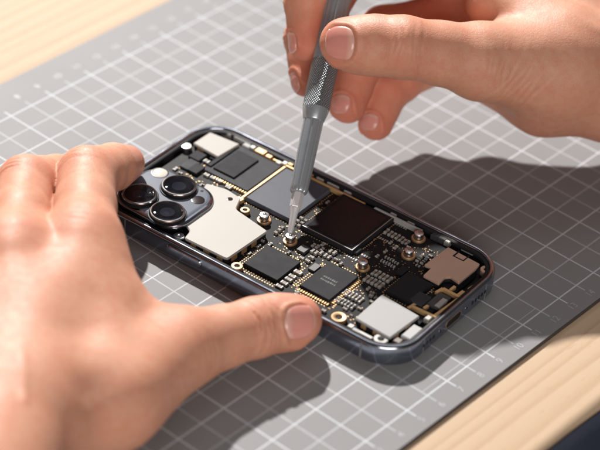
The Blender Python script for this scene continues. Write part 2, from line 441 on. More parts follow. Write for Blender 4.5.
chip('connector', [(420, 291), (432, 297), (421, 305), (409, 299)], .68, M['chip_grey'], .02)
chip('chip', [(316, 263), (322, 266), (314, 271), (307, 268)], .60, M['ceramic_dark'])
chip('chip', [(219, 151), (231, 156), (221, 163), (209, 158)], .62, M['chip']); chip('chip', [(197, 150), (207, 155), (199, 161), (188, 156)], .62, M['chip'])
chip('chip', [(190, 158), (200, 163), (190, 171), (180, 166)], .60, M['chip_grey']); chip('chip', [(197, 163), (206, 167), (196, 174), (187, 169)], .63, M['chip'])
chip('chip', [(303, 244), (310, 248), (304, 253), (296, 249)], .61, M['ceramic_dark']); chip('chip', [(356, 246), (363, 249), (357, 253), (350, 250)], .60, M['chip_grey'])

# shields
def shield(pts, z1, m, name='shield', tabs=True, r=.06, label=None, bev=.03):
    poly = np.array([loc(x, y, z1) for x, y in pts]); a = sum(poly[i][0] * poly[(i + 1) % len(poly)][1] - poly[(i + 1) % len(poly)][0] * poly[i][1] for i in range(len(poly)))
    if a < 0: poly = poly[::-1]
    mb = MB(); pr = round_poly(poly, r)
    mb.prism(pr, z1 - .075, z1, 0, bev)
    mb.prism(inset(pr, .02), ZB - .002, z1 - .077, 1)
    if tabs:
        for i in range(len(poly)):
            a, b = poly[i], poly[(i + 1) % len(poly)]; d = b - a; l = np.linalg.norm(d); d /= l; nn = np.array([d[1], -d[0]])
            for k in range(int(l / .55)):
                c = a + d * (.3 + .55 * k + .1 * rnd.random()); w = rnd.uniform(.08, .14)
                if np.linalg.norm(c - b) < .25: continue
                p = [c - d * w - nn * .05, c + d * w - nn * .05, c + d * w + nn * .012, c - d * w + nn * .012]
                mb.prism(p, ZB, z1 - .085, 2)
    us, vs = poly[:, 0], poly[:, 1]; taken.append((us.min() + .1, us.max() - .1, vs.min() + .1, vs.max() - .1))
    o = mb.obj(name, [m, M['liner'], M['gold']], board)
    if label: o['label'] = label
    return o
shield([(206, 183), (227, 189), (241, 198), (236, 209), (268, 231), (227, 259), (184, 238), (190, 231), (186, 225)], .77, M['shield'], label='large pale nickel shield beside the camera plateau', r=.12)
shield([(210, 132), (240, 144), (218, 157), (193, 143)], .74, M['shield'], label='small pale shield at the camera end')
shield([(382, 294), (420, 316), (390, 338), (355, 318)], .76, M['shield_cold'], label='square steel shield at the port end')
shield([(448, 247), (480, 264), (476, 269), (459, 283), (450.5, 277), (445, 277.6), (439, 284), (423, 275.6), (431, 268), (424, 265)], .74, M['copper'], tabs=False, label='copper coloured notched shield', r=.05, bev=.012)
c = loc(462, 258, .745)
mb = MB(); mb.box(c[0] - .30, c[0] - .24, c[1] - .12, c[1] + .24, .73, .748, 0); mb.box(c[0] + .1, c[0] + .14, c[1] - .12, c[1] + .24, .73, .748, 0); mb.box(c[0] - .239, c[0] + .099, c[1] - .12, c[1] - .08, .73, .748, 0)
mb.obj('shield_slot', M['liner'], board)
o, r_ = chip('contact_pad', [(414, 325), (425, 328), (409, 340), (401, 334)], .73, M['white'], .03, label='white rectangular contact pad')
chip('contact_pad', [(428, 314), (433, 317), (429, 321), (424, 318)], .70, M['tin'], .03)
chip('contact_pad', [(466, 242), (477, 248), (473, 252), (462, 246)], .70, M['shield_cold'], .02)
mb = MB(); p = loc(230, 199, .775); mb.lathe(p[0], p[1], [(.10, .77), (.10, .774), (.085, .776)], 20); mb.obj('shield_hole', M['sensor'], board)

# gold flex frame near the port
def bar(mb, a, b, w, z0, z1, m=0):
    a = loc(*a, z1); b = loc(*b, z1); d = (b - a); d /= np.linalg.norm(d); nn = np.array([-d[1], d[0]]) * w / 2
    mb.prism([a - nn, b - nn, b + nn, a + nn], z0, z1, m, .006)
mb = MB()
bar(mb, (459, 299), (434, 317), .17, ZB, .655); bar(mb, (412, 306), (434, 316), .12, ZB, .645); bar(mb, (443, 288), (462, 298), .11, ZB, .66)
bar(mb, (443, 288), (436, 292), .10, ZB, .64); bar(mb, (450, 290), (455, 286), .10, ZB, .64); bar(mb, (424, 308), (428, 305), .1, ZB, .63); bar(mb, (457, 296), (464, 291), .14, ZB, .63)
bar(mb, (432, 318), (428, 323), .1, ZB, .63); bar(mb, (416, 303), (408, 308), .1, ZB, .62)
mb.obj('flex_cable', M['flex'], board, label='gold flex cable frame by the charging port')
mb = MB(); bar(mb, (476, 286), (470, 290), .22, ZB, .66)
for k in range(4): bar(mb, (476 - 1.6 * k, 285 + 1.2 * k), (478 - 1.6 * k, 286 + 1.2 * k), .04, .65, .672)
mb.obj('spring_contact', M['flex'], board)
chip('contact_pad', [(444, 298), (448, 300), (439, 307), (434, 304)], .66, M['tin'], .015)
chip('chip', [(441, 292), (452, 298), (437, 309), (426, 303)], .60, M['ceramic_dark'])
# long flex and clips along the far long side
mb = MB(); vv = loc(340, 189, .70)[1]
mb.box(loc(275, 157, .7)[0], loc(366, 202, .7)[0], W2 - .56, W2 - .46, ZB - .1, .68, 0, .02)
mb.obj('edge_flex', M['flex'], phone, label='long copper coloured flex strip along the far side')
mb = MB(); mb.box(loc(378, 205, .7)[0], loc(424, 229, .7)[0], W2 - .53, W2 - .44, .45, .715, 0, .02); mb.obj('antenna_strip', M['shield_cold'], phone)
for (x, y, w, d, k) in ((261, 151, .42, .30, 'gold'), (253, 147, .2, .2, 'tin'), (269, 156, .25, .2, 'gold'), (285, 163, .2, .22, 'tin'), (279, 162, .2, .2, 'tin'), (247, 145, .3, .2, 'white'), (228, 130, .55, .16, 'shield_cold'), (246, 138, .75, .14, 'shield_cold'), (292, 163, .22, .2, 'gold'),
                        (312, 174, .16, .16, 'gold'), (322, 177, .3, .14, 'tin'), (334, 184, .5, .12, 'tin'), (350, 190, .3, .12, 'tin'), (396, 212, .25, .14, 'tin'), (413, 221, .3, .14, 'tin'), (436, 235, .3, .2, 'chip_grey'), (443, 238, .3, .2, 'ceramic_dark'), (448, 241, .2, .16, 'tin')):
    p = loc(x, y, .69); p[1] = min(p[1], W2 - .24 - d / 2); mb = MB(); mb.box(p[0] - w / 2, p[0] + w / 2, p[1] - d / 2, p[1] + d / 2, .5, .685 + rnd.uniform(0, .03), 0, .025); mb.obj('clip', M[k], phone)
for (x, y, w, d, k) in ((240, 277, .7, .12, 'tin'), (232, 272, .5, .12, 'white'), (254, 285, .35, .2, 'chip'), (357, 330, .5, .16, 'white'), (366, 335, .5, .14, 'tin'), (351, 326, .2, .2, 'tin'), (398, 340, .25, .25, 'ceramic'), (166, 155, .3, .5, 'chip')):
    p = loc(x, y, .66); p[1] = max(p[1], -W2 + .24 + d / 2); mb = MB(); mb.box(p[0] - w / 2, p[0] + w / 2, p[1] - d / 2, p[1] + d / 2, .45, .64 + rnd.uniform(0, .03), 0, .02); mb.obj('clip', M[k], phone)

# ringed screw holes
for (x, y, r, k) in ((339, 317, .26, 'brass'), (381, 339, .24, 'tin'), (486.5, 269.5, .21, 'copper'), (237, 266, .20, 'brass'), (245, 210, .17, 'brass'), (408, 207, .0, 'brass')):
    if r == 0: continue
    p = loc(x, y, .66); mb = MB()
    mb.lathe(p[0], p[1], [(r, ZB - .05), (r, .655), (r - .02, .67), (r * .52, .672), (r * .42, .655), (r * .40, .60)], 32, 0)
    mb.lathe(p[0], p[1], [(r * .41, .60), (r * .41, .62), (r * .2, .635)], 24, 1)
    mb.obj('screw_hole', [M[k], M['hole']], board, True)

# screws: washer ring, shank and slotted head
def screw(x, y, top, rh=.155):
    z = ZB + .05; p = loc(x, y, z)
    e = mesh = MB()
    mb.lathe(0, 0, [(0, 0)] * 2, 3) if False else None
    m_ = MB()
    m_.lathe(p[0], p[1], [(rh * 1.0, ZB), (rh * 1.0, top - .13), (rh * .86, top - .12), (rh * .86, top - .10), (rh * 1.08, top - .09), (rh * 1.1, top - .03), (rh * 1.0, top), (rh * .45, top + .012), (rh * .40, top - .035), (0.0, top - .04)], 28)
    o = m_.obj('screw', M['steel'], board, True)
    m_ = MB(); m_.lathe(p[0], p[1], [(rh * 1.62, ZB - .002), (rh * 1.62, ZB + .05), (rh * 1.48, ZB + .075), (rh * 1.2, ZB + .08), (rh * 1.02, ZB + .05)], 28)
    m_.obj('washer', M['brass'], board, True)
    taken.append((p[0] - .26, p[0] + .26, p[1] - .26, p[1] + .26))
    return p
for x, y, t in ((264, 220, .80), (290, 241, .80), (362.5, 267, .80), (408.5, 255, .78), (418.5, 238, .78)): screw(x, y, t)
for x, y in ((186.5, 146), (179, 236)):
    p = loc(x, y, .68); m_ = MB(); m_.lathe(p[0], p[1], [(.2, ZB), (.2, .66), (.17, .69), (.08, .695), (.06, .66), (0, .66)], 24); m_.obj('screw', M['steel'], board, True)
    taken.append((p[0] - .2, p[0] + .2, p[1] - .2, p[1] + .2))

# small components
def free(u, v, w, d, pad=.015):
    return not any(u + w / 2 + pad > a and u - w / 2 - pad < b and v + d / 2 + pad > c_ and v - d / 2 - pad < e for a, b, c_, e in taken)
caps = 0
stuffm = MB()
def capacitor(u, v, w, d, h, k):
    global caps
    if abs(u) > L2 - .75 or abs(v) > W2 - .62 or not free(u, v, w, d): return
    mb = MB() if caps < 98 else stuffm
    long_u = w >= d; e = .26
    if long_u:
        mb.box(u - w / 2, u - w / 2 + w * e, v - d / 2, v + d / 2, ZB, ZB + h, 0, .012); mb.box(u + w / 2 - w * e, u + w / 2, v - d / 2, v + d / 2, ZB, ZB + h, 0, .012)
        mb.box(u - w / 2 + w * e, u + w / 2 - w * e, v - d / 2 + .006, v + d / 2 - .006, ZB, ZB + h - .006, k, .008)
    else:
        mb.box(u - w / 2, u + w / 2, v - d / 2, v - d / 2 + d * e, ZB, ZB + h, 0, .012); mb.box(u - w / 2, u + w / 2, v + d / 2 - d * e, v + d / 2, ZB, ZB + h, 0, .012)
        mb.box(u - w / 2 + .006, u + w / 2 - .006, v - d / 2 + d * e, v + d / 2 - d * e, ZB, ZB + h - .006, k, .008)
    if caps < 98: mb.obj('capacitor', [M['tin'], M['ceramic'], M['ceramic_dark']], board)
    caps += 1; taken.append((u - w / 2, u + w / 2, v - d / 2, v + d / 2))
# (x, y, columns along, rows across, step along, step across, width, depth, kind)
for x, y, nu, nv, du, dv, w, d, k in (
    (213, 178, 3, 1, .26, .2, .20, .16, 1), (222, 184, 3, 1, .28, .2, .22, .18, 1), (197, 170, 2, 2, .3, .24, .2, .14, 1), (207, 162, 2, 2, .26, .26, .2, .16, 1), (179, 160, 2, 2, .36, .3, .28, .22, 1),
    (203, 160, 2, 1, .3, .2, .22, .18, 2), (172, 158, 1, 2, .3, .36, .3, .24, 1),
    (284, 283, 1, 5, .2, .23, .26, .15, 1), (293, 276, 1, 3, .2, .26, .3, .17, 1), (353, 296, 6, 1, .13, .2, .08, .30, 1), (345, 303, 6, 1, .13, .2, .08, .26, 2),
    (372, 281, 6, 1, .15, .2, .10, .30, 1), (380, 275, 6, 1, .15, .2, .10, .30, 1), (394, 235, 5, 1, .15, .2, .09, .26, 1), (402, 240, 4, 1, .15, .2, .09, .24, 1),
    (315, 249, 3, 2, .17, .3, .10, .18, 1), (328, 253, 3, 2, .17, .3, .10, .18, 1), (307, 258, 2, 2, .24, .24, .16, .12, 1), (390, 262, 3, 2, .2, .24, .14, .1, 2), (398, 259, 2, 2, .2, .24, .14, .1, 1),
    (420, 258, 3, 2, .2, .26, .12, .16, 2), (300, 222, 2, 3, .18, .2, .12, .12, 1), (277, 229, 2, 3, .18, .2, .12, .12, 1), (252, 202, 2, 2, .2, .2, .13, .12, 1), (263, 287, 3, 1, .22, .2, .15, .12, 1), (318, 308, 3, 1, .22, .2, .15, .12, 1), (374, 300, 3, 2, .2, .24, .12, .12, 1), (383, 267, 2, 2, .34, .3, .26, .2, 2)):
    p = loc(x, y, ZB + .05)
    for i in range(nu):
        for j in range(nv):
            capacitor(p[0] + (i - (nu - 1) / 2) * du + rnd.uniform(-.012, .012), p[1] + (j - (nv - 1) / 2) * dv + rnd.uniform(-.012, .012), w, d, rnd.uniform(.07, .10), k)
n_named = caps
for _ in range(330):
    u = rnd.uniform(-L2 + .9, L2 - 1.6); v = rnd.uniform(-W2 + .75, W2 - .75)
    w, d = rnd.choice(((.15, .09), (.09, .15), (.2, .12), (.12, .2), (.11, .07)))
    if free(u, v, w, d, .045) and rnd.random() < .75: capacitor(u, v, w, d, rnd.uniform(.05, .09), rnd.choice((1, 1, 2)))
if stuffm.v: stuffm.obj('small_capacitors', [M['tin'], M['ceramic'], M['ceramic_dark']], board)['kind'] = 'stuff'
# gold solder pads: rows round the chips plus scattered test points
pad = MB()
def dot(u, v, r=.028, z=ZB + .004):
    if abs(u) > L2 - .7 or abs(v) > W2 - .55: return
    pad.prism([(u + r * math.cos(t), v + r * math.sin(t)) for t in np.linspace(0, 2 * math.pi, 7)[:-1]], ZB - .01, z)
for (a, b, c_, e), rows in ((C4, 2), (C5, 2), (C3, 1), (C6, 1), (C1, 1), (C2, 1)):
    for r in range(rows):
        g = .09 + .11 * r
        for u in np.arange(a, b, .105):
            for v in (c_ - g, e + g):
                if free(u, v, .03, .03, 0): dot(u, v)
        for v in np.arange(c_, e, .105):
            for u in (a - g, b + g):
                if free(u, v, .03, .03, 0): dot(u, v)
a, b, c_, e = C5
for u in np.arange(a + .05, b, .095): pad.box(u, u + .045, c_ - .16, c_ - .02, ZB, ZB + .05)      # gull-wing legs
for v in np.arange(c_ + .05, e, .095): pad.box(b + .02, b + .15, v, v + .045, ZB, ZB + .05)
a, b, c_, e = C1
for u in np.arange(a + .5, b, .11): pad.box(u, u + .055, c_ - .12, c_ - .0, ZB, ZB + .08)
for _ in range(1500):
    u = rnd.uniform(-L2 + .9, L2 - 1.2); v = rnd.uniform(-W2 + .7, W2 - .8)
    if free(u, v, .04, .04, 0): dot(u, v, rnd.choice((.014, .018, .024)))
pad.obj('solder_pads', M['gold'], board)
# fine printed strings on the board beside the large chip
mk = MB()
for x, y, n_ in ((380, 238, 14), (386, 231, 14), (398, 225, 9), (365, 256, 5), (352, 258, 5)):
    p = loc(x, y, ZB); u = p[0] - .045 * n_
    for k in range(n_):
        w = rnd.uniform(.035, .06)
        if free(u, p[1], .05, .1, 0): mk.box(u, u + w, p[1] - .05, p[1] + .05, ZB - .01, ZB + .005)
        u += .09
mk.obj('board_print', M['tin'], board)

# camera plateau
ZP = .95
cor = np.array([loc(x, y, ZP) for x, y in ((112, 193), (155, 158), (222, 196), (172, 233))])
u0, u1 = (cor[0, 0] + cor[1, 0]) / 2, (cor[2, 0] + cor[3, 0]) / 2; v0, v1 = (cor[0, 1] + cor[3, 1]) / 2, (cor[1, 1] + cor[2, 1]) / 2
u0 = max(u0, -L2 + .24); v0 = max(v0, -W2 + .24)
pl = rrect(u0, u1, v0, v1, .85, 14); n = len(pl)
mb = MB(); rings = [(pl, .50), (pl, .80), (inset(pl, .03), .86), (inset(pl, .09), .90), (inset(pl, .14), .905), (inset(pl, .17), .925), (inset(pl, .21), ZP - .01), (inset(pl, .26), ZP)]
v = [(x, y, z) for p_, z in rings for x, y in p_]; f = [(k * n + i, k * n + (i + 1) % n, (k + 1) * n + (i + 1) % n, (k + 1) * n + i) for k in range(len(rings) - 1) for i in range(n)]
f.append(tuple((len(rings) - 1) * n + i for i in range(n)))
plate = mesh_obj('camera_plateau', v, f, [M['frame'], M['plateau']], phone, [0 if k < 4 * n else 1 for k in range(len(f))], True, 30)
ZL = 1.10
for x, y in ((179, 185), (139.5, 193.5), (167.5, 211)):
    p = loc(x, y, ZL); m_ = MB()
    m_.lathe(p[0], p[1], [(.66, ZP - .01), (.66, ZP + .035), (.63, ZP + .045), (.61, ZP + .04), (.60, ZL - .04), (.58, ZL), (.545, ZL + .012), (.52, ZL - .005), (.505, ZL - .03), (.40, ZL - .032), (.385, ZL - .05), (.26, ZL - .055), (.25, ZL - .075), (.13, ZL - .08), (.12, ZL - .07), (0, ZL - .06)], 56,
             ms=[3, 3, 3, 3, 0, 0, 0, 3, 1, 1, 1, 1, 2, 2, 2])  # black base flange stands in for the shadow ring round the lens
    m_.obj('lens', [M['lens_ring'], M['lens_glass'], M['lens_inner'], M['liner']], plate, True)
    m_ = MB(); m_.lathe(p[0], p[1], [(.503, ZL - .034), (.503, ZL - .02), (.44, ZL - .008), (.25, ZL + .004), (0, ZL + .008)], 56)
    gm = M.get('cover') or mat('cover_glass', (1, 1, 1), .02, 0, Transmission_Weight=1.0, IOR=1.25); M['cover'] = gm
    m_.obj('lens_cover', gm, plate, True)
p = loc(160, 172.5, ZP + .02); m_ = MB(); m_.lathe(p[0], p[1], [(.30, ZP - .01), (.30, ZP + .012), (.27, ZP + .02), (.25, ZP + .012), (.18, ZP + .03), (0, ZP + .04)], 36, ms=[1, 1, 1, 0, 0]); m_.obj('flash', [M['flash'], M['lens_ring']], plate, True)
p = loc(198, 200, ZP + .01); m_ = MB(); m_.lathe(p[0], p[1], [(.23, ZP - .01), (.23, ZP + .008), (.2, ZP + .012)], 32); m_.obj('sensor', M['sensor'], plate, True)
p = loc(202, 191, ZP + .01); m_ = MB(); m_.lathe(p[0], p[1], [(.055, ZP - .01), (.055, ZP + .004), (.04, ZP + .005)], 16); m_.obj('microphone', M['hole'], plate, True)

# ------------------------------------------------------------------ screwdriver
TIP = at(290, 233, .80); AX = GRIP - TIP; AX /= np.linalg.norm(AX)
LEN = float(np.linalg.norm(GRIP - TIP))
rot = Vector(AX).to_track_quat('Z', 'Y').to_euler()
drv = empty('screwdriver', TIP, rot, label='slim grey metal screwdriver standing on a phone screw, held between fingers', category='screwdriver')
k = LEN / 176.0                                # squares along the axis per photo pixel of height
def L(y): return (236 - y) * k
def fluted(prof, n, amp, nf, name, m, parent=drv):
    v = []; f = []
    for r, z in prof:
        for i in range(n):
            t = 2 * math.pi * i / n; rr = r - amp * r * max(0, math.cos(nf * t)) ** 6
            v.append((rr * math.cos(t), rr * math.sin(t), z))
    for a in range(len(prof) - 1):
        for i in range(n): j = (i + 1) % n; f.append((a * n + i, a * n + j, (a + 1) * n + j, (a + 1) * n + i))
    f.append(tuple(range(n))[::-1]); f.append(tuple((len(prof) - 1) * n + i for i in range(n)))
    return mesh_obj(name, v, f, m, parent, None, True, 38)
m_ = MB(); m_.lathe(0, 0, [(.0, 0), (.075, .0), (.10, .10), (.125, L(217)), (.165, L(213)), (.175, L(211))], 18); m_.obj('bit', M['bit'], drv, True, 50)
m_ = MB(); m_.lathe(0, 0, [(.0, L(213)), (.16, L(212)), (.205, L(210)), (.21, L(192))], 6); m_.obj('bit_shank', M['bit'], drv)
fluted([(.20, L(197)), (.27, L(196)), (.30, L(194.5)), (.31, L(190)), (.345, L(128)), (.35, L(123))], 96, .09, 8, 'shaft', M['driver'])
fluted([(.35, L(123.2)), (.37, L(122)), (.445, L(113)), (.455, L(111))], 64, 0, 8, 'collar', M['driver'])
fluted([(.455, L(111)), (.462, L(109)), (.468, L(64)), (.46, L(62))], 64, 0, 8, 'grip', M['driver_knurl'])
fluted([(.445, L(62.5)), (.46, L(60)), (.475, L(-90)), (.46, L(-110)), (.42, L(-116)), (.36, L(-117))], 96, .10, 8, 'handle', M['driver'])
fluted([(.34, L(-117)), (.42, L(-119)), (.44, L(-128)), (.38, L(-133)), (.1, L(-134))], 48, 0, 8, 'end_cap', M['bit'])

# ------------------------------------------------------------------ hands: a smooth blend of tapered bones, meshed by surface nets
def seg_d(P, a, b, ra, rb):
    ab = b - a; t = np.clip(((P - a) @ ab) / max(1e-9, float(ab @ ab)), 0, 1)
    t = t.astype(np.float32)
    dx = P - a.astype(np.float32) - t[..., None] * ab.astype(np.float32)
    return np.sqrt(np.einsum('...i,...i', dx, dx)) - (ra + (rb - ra) * t)
def smin(a, b, k):
    h = np.maximum(k - np.abs(a - b), 0) / k; return np.minimum(a, b) - h * h * k * .25
class Hand:
    def __init__(s): s.palm = []; s.fingers = []; s.cuts = []
    def bone(s, a, b, ra, rb, k=.9): s.palm.append((np.array(a, float), np.array(b, float), ra, rb, k))
    def finger(s, pts, pads=(), kp=.55):
        """pts: (point, radius) per joint, from the knuckle to the tip"""
        segs = []
        for (a, ra), (b, rb) in zip(pts[:-1], pts[1:]):
            a, b = np.array(a, float), np.array(b, float); m = (a + b) / 2; rm = (ra + rb) / 2 * .95
            segs += [(a, m, ra, rm, .22), (m, b, rm, rb, .22)]
        for c, r in pads: c = np.array(c, float); segs.append((c, c + 1e-3, r, r, .35))
        s.fingers.append((segs, kp))
    def chain(s, P, segs):
        D = np.full(P.shape[:-1], 9.0, np.float32)
        for a, b, ra, rb, k in segs: D = smin(D, seg_d(P, a, b, ra, rb), k)
        return D
    def sdf(s, P):
        P = P.astype(np.float32); D = s.chain(P, s.palm)
        F = None
        for segs, kp in s.fingers:
            d = s.chain(P, segs); F = d if F is None else smin(F, d, .07)
        D = smin(D, F, .6)
        return D
    def grid(s, lo, hi, h):
        ax = [np.arange(lo[i], hi[i], h, dtype=np.float32) for i in range(3)]; sh = tuple(len(a) for a in ax)
        def chain(segs):
            D = np.full(sh, 9.0, np.float32)
            for a, b, ra, rb, k in segs:
                mg = max(ra, rb) + k + .35; sl = []
                for i in range(3):
                    i0 = max(0, int((min(a[i], b[i]) - mg - lo[i]) / h)); i1 = min(sh[i], int((max(a[i], b[i]) + mg - lo[i]) / h) + 1); sl.append(slice(i0, max(i0, i1)))
                if any(q_.start >= q_.stop for q_ in sl): continue
                P = np.stack(np.meshgrid(ax[0][sl[0]], ax[1][sl[1]], ax[2][sl[2]], indexing='ij'), -1)
                sl = tuple(sl); D[sl] = smin(D[sl], seg_d(P, a, b, ra, rb), k)
            return D
        D = chain(s.palm); F = None
        for segs, kp in s.fingers:
            d = chain(segs); F = d if F is None else smin(F, d, .07)
        return smin(D, F, .6)

def surface_nets(D, lo, h):
    s_ = D < 0; nx, ny, nz = D.shape
    c = [s_[i:nx - 1 + i, j:ny - 1 + j, k:nz - 1 + k] for i in (0, 1) for j in (0, 1) for k in (0, 1)]
    cnt = sum(q_.astype(np.int8) for q_ in c); act = (cnt > 0) & (cnt < 8)
    idx = np.full(act.shape, -1, np.int64); I = np.argwhere(act); idx[act] = np.arange(len(I))
    acc = np.zeros((len(I), 3)); num = np.zeros(len(I))
    offs = [(i, j, k) for i in (0, 1) for j in (0, 1) for k in (0, 1)]
    for a in offs:
        for ax in range(3):
            if a[ax]: continue
            b = list(a); b[ax] = 1
            va = D[I[:, 0] + a[0], I[:, 1] + a[1], I[:, 2] + a[2]]; vb = D[I[:, 0] + b[0], I[:, 1] + b[1], I[:, 2] + b[2]]
            m = (va < 0) != (vb < 0); t = np.where(m, va / np.where(va == vb, 1, va - vb), 0)
            p = np.tile(np.array(a, float), (len(I), 1)); p[:, ax] = t
            acc[m] += p[m]; num[m] += 1
    V = (I + acc / num[:, None]) * h + np.array(lo)
    faces = []
    for ax in range(3):
        o1, o2 = [(1, 2), (2, 0), (0, 1)][ax]
        sl0 = [slice(None)] * 3; sl1 = [slice(None)] * 3; sl0[ax] = slice(0, -1); sl1[ax] = slice(1, None)
        A = s_[tuple(sl0)]; B = s_[tuple(sl1)]; E = np.argwhere(A != B)
        ok = (E[:, o1] > 0) & (E[:, o2] > 0) & (E[:, o1] < D.shape[o1] - 1) & (E[:, o2] < D.shape[o2] - 1); E = E[ok]
        e1 = np.zeros(3, int); e1[o1] = 1; e2 = np.zeros(3, int); e2[o2] = 1
        g = lambda X: idx[X[:, 0], X[:, 1], X[:, 2]]
        q_ = np.stack([g(E - e1 - e2), g(E - e2), g(E), g(E - e1)], 1)
        inside = A[tuple(E.T)]
        q_[~inside] = q_[~inside][:, ::-1]; faces.append(q_)
    F = np.concatenate(faces); return V, F[(F >= 0).all(1)]

def normals(hand, P, e=.02):
    g = np.stack([hand.sdf(P + np.eye(3)[i] * e) - hand.sdf(P - np.eye(3)[i] * e) for i in range(3)], -1)
    return g / (np.linalg.norm(g, axis=-1, keepdims=True) + 1e-9)

def build_hand(name, hand, lo, hi, h, wrinkles, flush, label, bumps=(), folds=()):
    D = hand.grid(lo, hi, h); V, F = surface_nets(D, lo, h)
    e = np.concatenate([F[:, [0, 1]], F[:, [1, 2]], F[:, [2, 3]], F[:, [3, 0]]]); deg = np.bincount(e.ravel(), minlength=len(V)).astype(float)
    for _ in range(2):
        A = np.zeros_like(V); np.add.at(A, e[:, 0], V[e[:, 1]]); np.add.at(A, e[:, 1], V[e[:, 0]]); V = .5 * V + .5 * A / deg[:, None]
    N = normals(hand, V)
    disp = np.zeros(len(V))
    rs = np.random.RandomState(3)
    for c, axis, out, half, amp, nl, sp in wrinkles:
        c, axis, out = (np.array(q_, float) for q_ in (c, axis, out)); axis /= np.linalg.norm(axis); out = out - axis * (out @ axis); out /= np.linalg.norm(out); side = np.cross(axis, out)
        d = V - c; x = d @ axis; y = d @ side; z = N @ out
        w = np.clip((z - .1) / .5, 0, 1) * np.exp(-(y / half) ** 2 * .9)
        near = (np.abs(x) < 1.5) & (np.abs(y) < half * 1.8) & (np.linalg.norm(d, axis=1) < 2.2)
        for l in range(nl):
            x0 = (l - (nl - 1) / 2) * sp + rs.uniform(-.25, .25) * sp; bow = rs.uniform(-.12, .12) + .10 * (1 if l >= nl / 2 else -1); ph = rs.uniform(0, 6); y0 = rs.uniform(-.3, .3) * half
            xx = x - x0 - bow * (y / half) ** 2 - .035 * np.sin(y * 5 / half + ph)
            wid = rs.uniform(.035, .06)
            g = np.exp(-(xx / wid) ** 2) * np.exp(-((y - y0) / (half * rs.uniform(.5, 1.0))) ** 2)
            disp -= np.where(near, amp * rs.uniform(.5, 1.1) * g * w, 0)
            disp += np.where(near, amp * .35 * np.exp(-((xx - .09) / .07) ** 2) * w, 0)
    for a, b, r, amp in bumps:                 # tendons and veins: soft ridges along a line
        a, b = np.array(a, float), np.array(b, float)
        d = seg_d(V.astype(np.float32), a, b, 0, 0); disp += amp * np.exp(-(np.maximum(d - 0, 0) / r) ** 2)
    for c, axis, out, w, l in folds:           # skin fold round the root and sides of each nail
        c, axis, out, side = nail_frame(hand, c, axis, out)
        d = V - c; a = (d @ side) / (w / 2); b = (d @ axis) / (l / 2); ok = (np.abs(d @ out) < .8 * w) & (N @ out > .05)
        q_ = (np.abs(a) ** 2.6 + np.abs(b) ** 2.6) ** (1 / 2.6)
        disp += np.where(ok, .055 * np.exp(-((q_ - 1.1) / .13) ** 2) * np.clip((.75 - b) / .5, 0, 1) - .03 * np.exp(-np.maximum(q_ - .85, 0) ** 2 / .01) * np.clip((.95 - b) / .3, 0, 1), 0)
    V = V + N * disp[:, None]
    o = mesh_obj(name, V, F.tolist(), M['skin'], None, None, True, label=label, category='hand')
    fl = np.zeros(len(V))
    for c, r, a in flush: fl = np.maximum(fl, a * np.exp(-(np.linalg.norm(V - np.array(c), axis=1) / r) ** 2))
    at_ = o.data.attributes.new('flush', 'FLOAT', 'POINT'); at_.data.foreach_set('value', fl.astype(np.float32))
    return o

def nail_frame(hand, c, axis, out):
    c, axis, out = (np.array(q_, float) for q_ in (c, axis, out)); axis /= np.linalg.norm(axis); out = out - axis * (out @ axis); out /= np.linalg.norm(out)
    c = c + out * .6
    for _ in range(40): c = c - out * float(hand.sdf(c[None])[0]) * .8
    return c, axis, out, np.cross(axis, out)

def nail(hand, parent, c, axis, out, w, l):
    """a curved plate laid on the finger: follows the skin, root tucked under, free edge lifted"""
    c, axis, out, side = nail_frame(hand, c, axis, out)
    nu, nv = 25, 25; P = []; T = []; rim = []
    for i in range(nu):
        for j in range(nv):
            s_, t = -1 + 2 * i / (nu - 1), -1 + 2 * j / (nv - 1)
            # square to rounded outline
            a, b = s_ * math.sqrt(1 - t * t * (.5 if t < 0 else .4)), t * math.sqrt(1 - s_ * s_ * .46)
            rr = .55 * w + .12; P.append((a * w / 2, b * l / 2, -(a * w / 2) ** 2 / (2 * rr))); T.append((t + 1) / 2); rim.append(max(abs(s_), abs(t)))
    T = np.array(T); rim = np.array(rim)
    P = np.array([c + side * x + axis * y + out * z for x, y, z in P])
    for _ in range(12): P = P - normals(hand, P) * hand.sdf(P)[:, None] * .8
    N = normals(hand, P)
    hgt = .016 + .016 * T - .075 * np.clip((rim - .80) / .2, 0, 1) ** 1.5 * np.where(T > .88, .35, 1)
    top = P + N * hgt[:, None]; bot = P - N * .05
    n_ = nu * nv; V = np.concatenate([top, bot]); f = []
    for i in range(nu - 1):
        for j in range(nv - 1):
            a = i * nv + j; f += [(a, a + nv, a + nv + 1, a + 1), (n_ + a, n_ + a + 1, n_ + a + nv + 1, n_ + a + nv)]
    ring = [i * nv for i in range(nu)] + [(nu - 1) * nv + j for j in range(1, nv)] + [i * nv + nv - 1 for i in range(nu - 2, -1, -1)] + [j for j in range(nv - 2, 0, -1)]
    for a, b in zip(ring, ring[1:] + ring[:1]): f.append((b, a, n_ + a, n_ + b))
    o = mesh_obj('fingernail', V, f, M['nail'], parent, None, True, 60)
    at_ = o.data.attributes.new('along', 'FLOAT', 'POINT'); at_.data.foreach_set('value', np.concatenate([T, T]).astype(np.float32))
    return o

